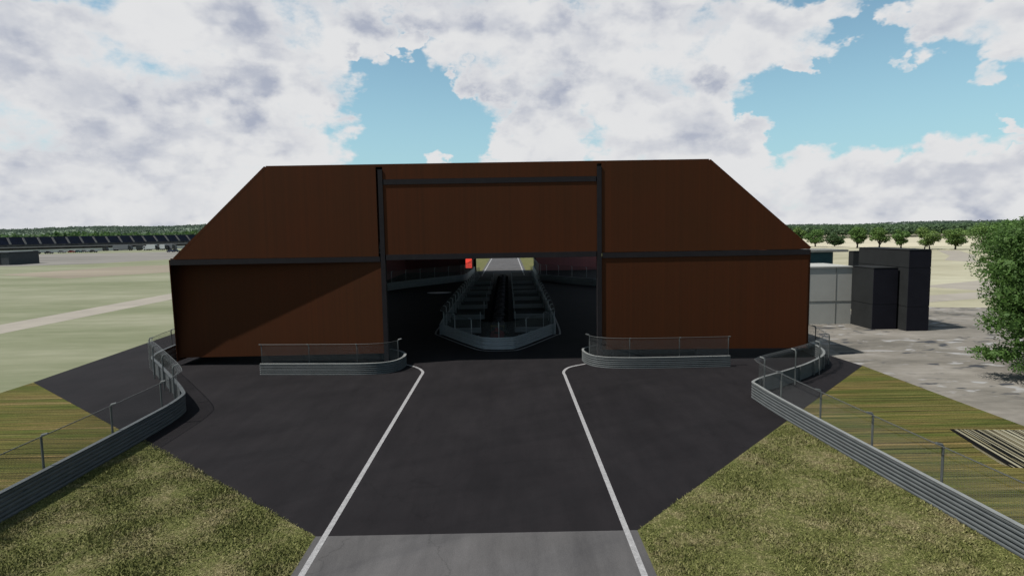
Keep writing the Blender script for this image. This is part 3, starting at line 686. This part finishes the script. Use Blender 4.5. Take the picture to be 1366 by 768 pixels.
wood('wood', sp, M['wood'], 44, 1)
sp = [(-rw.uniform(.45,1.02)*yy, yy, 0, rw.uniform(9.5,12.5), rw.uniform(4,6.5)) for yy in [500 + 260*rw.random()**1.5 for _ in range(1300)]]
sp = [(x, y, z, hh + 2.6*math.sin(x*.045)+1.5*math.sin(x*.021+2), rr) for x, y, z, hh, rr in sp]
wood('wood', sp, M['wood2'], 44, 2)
# hills
def hz(x, y):
    u = (y - 900) / 700.0; f = max(0, min(1, u)); f = f*f*(3-2*f)
    side = 1/(1+math.exp((x+100)/350)); return f * (7 + 27*side + 3*math.sin(x*.006) + 2.5*math.sin(x*.017+1))
o = MB(); nx, ny = 70, 10
gxs = np.linspace(-3200, 3200, nx); gys = np.linspace(880, 2400, ny)
for i in range(nx-1):
    for j in range(ny-1):
        o.face([(x, y, hz(x, y)-.5) for x, y in ((gxs[i],gys[j]),(gxs[i+1],gys[j]),(gxs[i+1],gys[j+1]),(gxs[i],gys[j+1]))])
tag(o.build('hills', M['hill']), kind='structure')
sp = []
for _ in range(8000):
    yy = 950 + 900*rw.random(); xx = rw.uniform(-1.0, 1.0)*yy; sp.append((xx, yy, hz(xx, yy)-1, rw.uniform(5,8), rw.uniform(5,8)))
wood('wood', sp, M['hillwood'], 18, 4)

# ------------------------------------------------------------------ grass blades on the verges near the camera
def inside(P, poly):
    r = np.zeros(len(P), bool); n = len(poly)
    for i in range(n):
        (x1, y1), (x2, y2) = poly[i], poly[(i+1) % n]
        c = ((y1 > P[:,1]) != (y2 > P[:,1])) & (P[:,0] < (x2-x1)*(P[:,1]-y1)/(y2-y1+1e-12)+x1); r ^= c
    return r
def blades(poly, n):
    xs = [p[0] for p in poly]; ys = [p[1] for p in poly]
    P = np.stack([RNG.uniform(min(xs), max(xs), n), RNG.uniform(min(ys), max(ys), n)], 1); P = P[inside(P, poly)]; n = len(P)
    a = RNG.uniform(0, 6.283, n); hgt = RNG.uniform(.02, .07, n) * (1 + .6*np.sin(P[:,0]*1.7)*np.sin(P[:,1]*1.3)); w = RNG.uniform(.012, .03, n); lean = RNG.uniform(.0, .10, n); la = RNG.uniform(0, 6.283, n)
    z = np.full(n, .008)
    A = np.stack([P[:,0]-np.cos(a)*w, P[:,1]-np.sin(a)*w, z], 1); B = np.stack([P[:,0]+np.cos(a)*w, P[:,1]+np.sin(a)*w, z], 1)
    T = np.stack([P[:,0]+np.cos(la)*lean, P[:,1]+np.sin(la)*lean, z+hgt], 1)
    return np.stack([A, B, T], 1)
BL = [blades([(-16.3,9),(-5.92,9),(-5.92,17.5),(-16.3,26.45)], 150000), blades([(3.76,9),(13.9,9),(13.4,27.9),(3.8,17.55)], 150000)]
tag(quads_mesh('grass', np.concatenate(BL), M['blade']), kind='stuff')

# ------------------------------------------------------------------ camera
cam = bpy.data.cameras.new('camera'); co = bpy.data.objects.new('camera', cam); C.objects.link(co); S.camera = co
cam.sensor_width = 36; cam.lens = 36 * 810 / 1366; cam.clip_end = 30000; cam.clip_start = .1
f = Vector((0.00581028, 0.99565698, -0.09291617)).normalized(); r = Vector((0.99983653, -0.00737524, -0.01650814)).normalized(); u = r.cross(f)
m = Matrix((r, u, -f)).transposed().to_4x4(); m.translation = (0, 0, 9); co.matrix_world = m

# ------------------------------------------------------------------ sun, sky and clouds
SD = Vector((-.526, -.141, .839)).normalized()
sun = bpy.data.lights.new('sun', 'SUN'); sun.energy = 5; sun.angle = R(.53); sun.color = (1, .965, .91)
so = bpy.data.objects.new('sun', sun); C.objects.link(so); so.location = (0, 0, 60); so.rotation_euler = SD.to_track_quat('Z', 'Y').to_euler()
W = bpy.data.worlds.new('World'); S.world = W; W.use_nodes = True; nt = W.node_tree; nt.nodes.clear(); N = nt.nodes; L = nt.links
out = N.new('ShaderNodeOutputWorld'); bg = N.new('ShaderNodeBackground'); sky = N.new('ShaderNodeTexSky'); sky.sky_type = 'NISHITA'
sky.sun_disc = False; sky.sun_elevation = math.asin(SD.z); sky.sun_rotation = math.atan2(SD.x, SD.y) % (2*math.pi); sky.dust_density = .6; sky.ozone_density = 1.2
tc = N.new('ShaderNodeTexCoord').outputs['Generated']
sep = N.new('ShaderNodeSeparateXYZ'); L.new(tc, sep.inputs[0])
cmb = N.new('ShaderNodeVectorMath'); cmb.operation = 'MULTIPLY'; L.new(tc, cmb.inputs[0]); cmb.inputs[1].default_value = (1, 1, 1.55)
def smooth(v, a, b_, lo=0, hi=1):
    mr = N.new('ShaderNodeMapRange'); mr.interpolation_type = 'SMOOTHSTEP'; mr.inputs[1].default_value = a; mr.inputs[2].default_value = b_; mr.inputs[3].default_value = lo; mr.inputs[4].default_value = hi
    L.new(v, mr.inputs[0]); return mr.outputs[0]
def skynoise(scale, det, out_='Fac', rough=.58):
    n = N.new('ShaderNodeTexNoise'); n.inputs['Scale'].default_value = scale; n.inputs['Detail'].default_value = det; n.inputs['Roughness'].default_value = rough
    L.new(cmb.outputs[0], n.inputs['Vector']); return n.outputs[out_]
def warp(vec, scale, det, amp):
    c = N.new('ShaderNodeVectorMath'); c.operation = 'SUBTRACT'; L.new(skynoise(scale, det, 'Color'), c.inputs[0]); c.inputs[1].default_value = (.5,.5,.5)
    w = N.new('ShaderNodeVectorMath'); w.operation = 'MULTIPLY_ADD'; L.new(c.outputs[0], w.inputs[0]); w.inputs[1].default_value = (amp,)*3; L.new(vec, w.inputs[2]); return w.outputs[0]
dirw = warp(tc, 17, 4, .12)
def puffs(items, soft):
    """the largest of many soft round patches: (direction, radius in degrees, weight)"""
    acc = None
    for d, deg, w in items:
        vm = N.new('ShaderNodeVectorMath'); vm.operation = 'DISTANCE'; L.new(dirw, vm.inputs[0]); vm.inputs[1].default_value = d
        r_ = R(deg); mr = N.new('ShaderNodeMapRange'); mr.interpolation_type = 'SMOOTHSTEP'
        mr.inputs[1].default_value = r_ * (1 + soft); mr.inputs[2].default_value = r_ * (1 - soft); mr.inputs[3].default_value = 0; mr.inputs[4].default_value = w
        L.new(vm.outputs['Value'], mr.inputs[0]); acc = mr.outputs[0] if acc is None else math_(nt, 'MAXIMUM', acc, mr.outputs[0])
    return acc
COVER = [((-0.5899, 0.7965, 0.1325), 10.61, 1), ((-0.4866, 0.8548, 0.1803), 10.61, 1), ((-0.3686, 0.8982, 0.2397), 7.78, 1), ((-0.3928, 0.9124, 0.1149), 8.49, 1), ((-0.3011, 0.9449, 0.1286), 4.24, 1), ((-0.539, 0.8409, 0.0482), 11.32, 1), ((-0.2834, 0.9321, 0.2256), 4.24, 1), ((-0.4271, 0.8537, 0.2978), 8.49, 1), ((-0.2932, 0.9065, 0.3036), 5.31, 1), ((-0.216, 0.923, 0.3186), 3.89, 1), ((-0.2217, 0.9377, 0.2675), 1.2, 1), ((-0.1868, 0.9398, 0.2861), 1.41, 1), ((-0.5541, 0.7986, 0.2349), 5.66, 1), ((-0.1448, 0.9489, 0.2805), 1.56, 1), ((-0.1183, 0.9337, 0.338), 3.25, 1), ((-0.0594, 0.9508, 0.304), 4.24, 1), ((-0.021, 0.9656, 0.259), 3.11, 1), ((-0.0715, 0.9686, 0.238), 1.56, 1), ((0.0312, 0.9586, 0.2831), 6.37, 1), ((0.0891, 0.9693, 0.229), 4.24, 1), ((0.066, 0.9853, 0.1576), 4.95, 1), ((0.018, 0.9906, 0.1356), 2.97, 1), ((0.1887, 0.9424, 0.2761), 7.07, 1), ((0.2155, 0.9598, 0.1797), 6.37, 1), ((0.3117, 0.9342, 0.1733), 2.97, 1), ((0.2837, 0.9206, 0.2682), 5.66, 1), ((0.37, 0.8895, 0.2681), 3.54, 1), ((0.4135, 0.8691, 0.2713), 2.83, 1), ((0.4146, 0.88, 0.2318), 1.2, 1), ((0.4414, 0.8532, 0.2777), 2.12, 1), ((0.4672, 0.8362, 0.2871), 1.56, 1), ((0.2623, 0.9587, 0.1102), 5.66, 1), ((0.3735, 0.9172, 0.1386), 1.56, 1), ((0.3514, 0.9309, 0.0999), 3.54, 1), ((0.4421, 0.894, 0.0728), 3.68, 1), ((0.5095, 0.8587, 0.055), 3.54, 1), ((0.5679, 0.8211, 0.0573), 3.4, 1), ((0.6193, 0.7835, 0.0515), 3.4, 1), ((0.6477, 0.7602, 0.0511), 3.89, 1), ((0.4618, 0.8867, 0.0233), 4.95, 1), ((0.577, 0.8167, 0.014), 5.66, 1), ((0.6392, 0.769, 0.0022), 4.95, 1), ((0.3692, 0.929, 0.0263), 5.66, 1), ((0.6316, 0.7676, 0.1093), 0.99, 1), ((0.5465, 0.7914, 0.2739), 2.97, 1), ((0.5237, 0.8072, 0.2723), 1.7, 1), ((0.5724, 0.7751, 0.2677), 2.69, 1), ((0.6109, 0.7616, 0.2165), 2.26, 1), ((0.6103, 0.7521, 0.2486), 2.69, 1), ((0.6059, 0.7711, 0.196), 1.41, 1), ((0.5165, 0.8236, 0.2343), 0.92, 0.7), ((-0.1201, 0.9858, 0.1171), 1.27, 0.8), ((0.0294, 0.9957, 0.0884), 4.24, 1), ((-0.6533, 0.7418, 0.1512), 10.61, 1), ((-0.6568, 0.7531, 0.0369), 8.49, 1), ((0.6903, 0.7234, 0.0139), 5.66, 1), ((0.6612, 0.7174, 0.2194), 4.24, 1), ((-0.6306, 0.7368, 0.2439), 5.66, 1), ((0.5147, 0.8216, 0.2452), 0.71, 0.6), ((0.5216, 0.8231, 0.2245), 0.71, 0.6)]
GREYS = [((-0.5476, 0.8077, 0.2187), 2.97, 0.6), ((-0.4805, 0.855, 0.1953), 2.55, 0.7), ((-0.3727, 0.9039, 0.2097), 2.26, 1), ((-0.4247, 0.8789, 0.2171), 1.84, 0.6), ((-0.6177, 0.7733, 0.1431), 1.98, 0.7), ((-0.5817, 0.8, 0.1471), 2.26, 0.6), ((-0.5968, 0.7958, 0.1023), 2.97, 0.6), ((-0.2099, 0.9216, 0.3265), 1.98, 0.8), ((-0.3435, 0.8859, 0.3117), 2.83, 0.6), ((-0.2534, 0.9478, 0.1934), 1.06, 1), ((-0.0624, 0.9703, 0.2337), 2.41, 0.7), ((0.0717, 0.9712, 0.2274), 2.41, 1), ((0.0131, 0.9766, 0.2147), 2.83, 0.7), ((-0.0869, 0.9636, 0.2527), 1.84, 0.5), ((0.298, 0.9287, 0.2206), 1.13, 1), ((0.4187, 0.8777, 0.2332), 0.99, 0.8), ((0.1154, 0.9411, 0.318), 3.11, 0.5), ((-0.1404, 0.9322, 0.3335), 2.69, 0.7), ((-0.0246, 0.9432, 0.3314), 2.69, 0.6), ((0.2869, 0.9452, 0.1556), 2.12, 0.5), ((0.6094, 0.7676, 0.1986), 1.7, 0.6), ((0.4618, 0.8867, 0.0212), 1.84, 0.4), ((0.6057, 0.7953, 0.0227), 1.27, 0.6), ((0.5269, 0.8498, 0.0127), 1.84, 0.4), ((0.2302, 0.9281, 0.2927), 2.12, 0.4), ((-0.227, 0.9365, 0.2673), 0.71, 0.6), ((-0.6015, 0.7986, 0.0182), 3.11, 0.5), ((-0.4705, 0.882, 0.0276), 2.83, 0.4), ((-0.532, 0.8384, 0.1183), 2.55, 0.4), ((-0.592, 0.7654, 0.2524), 2.12, 0.5), ((-0.3115, 0.9383, 0.1502), 1.84, 0.5), ((0.3658, 0.9031, 0.225), 1.56, 0.4), ((0.5521, 0.7918, 0.2612), 1.41, 0.4), ((0.1807, 0.9599, 0.2141), 1.84, 0.4), ((0.2173, 0.9213, 0.3225), 2.12, 0.5)]
fb = skynoise(9, 9, 'Fac', .6); fb2 = skynoise(5, 5)
# sky outside the named cloud banks: scattered fair-weather cloud above and behind
sepy = smooth(sep.outputs[1], .55, .35); high = smooth(sep.outputs[2], .34, .48)
elsewhere = math_(nt, 'MULTIPLY', math_(nt, 'MAXIMUM', sepy, high), smooth(fb2, .45, .6))
cov = math_(nt, 'MULTIPLY', math_(nt, 'MAXIMUM', puffs(COVER, .5), elsewhere), .71)
dens = math_(nt, 'ADD', cov, math_(nt, 'MULTIPLY', math_(nt, 'SUBTRACT', fb, .5), 1.25))
alpha = smooth(dens, .34, .64)
gr = math_(nt, 'ADD', puffs(GREYS, .75), math_(nt, 'MULTIPLY', math_(nt, 'SUBTRACT', fb, .5), 1.3))
mpu = N.new('ShaderNodeMapping'); mpu.inputs['Location'].default_value = (-.01, -.004, .045); L.new(cmb.outputs[0], mpu.inputs['Vector'])
nu = N.new('ShaderNodeTexNoise'); nu.inputs['Scale'].default_value = 10; nu.inputs['Detail'].default_value = 4.5; nu.inputs['Roughness'].default_value = .52; L.new(mpu.outputs[0], nu.inputs['Vector'])
relief = smooth(math_(nt, 'SUBTRACT', nu.outputs['Fac'], skynoise(10, 4.5, 'Fac', .52)), -.05, .15)
g_all = math_(nt, 'MINIMUM', math_(nt, 'ADD', math_(nt, 'MULTIPLY', smooth(gr, .0, 1.3), .85), math_(nt, 'MULTIPLY', relief, .55)), 1.0)
g_all = math_(nt, 'MULTIPLY', g_all, smooth(dens, .48, .85, .15, 1))
EXP = .4
k = 2 ** -EXP
ccol = mix(nt, (.76*k,.765*k,.775*k), (.40*k,.435*k,.53*k), g_all)
skm = mix(nt, sky.outputs[0], (.090, .106, .094), 1.0, 'MULTIPLY')
skm = mix(nt, skm, (.36*k, .60*k, .715*k), smooth(sep.outputs[2], .02, .34, .7, .0))
L.new(mix(nt, skm, ccol, alpha), bg.inputs['Color']); bg.inputs['Strength'].default_value = 1.0
L.new(bg.outputs[0], out.inputs['Surface'])
v = S.view_settings; v.view_transform = 'Standard'; v.look = 'None'; v.exposure = EXP; v.gamma = 1; v.use_curve_mapping = False
S.render.engine = 'CYCLES'; S.cycles.max_bounces = 6; S.cycles.transparent_max_bounces = 24; S.cycles.diffuse_bounces = 4
S.cycles.use_denoising = True
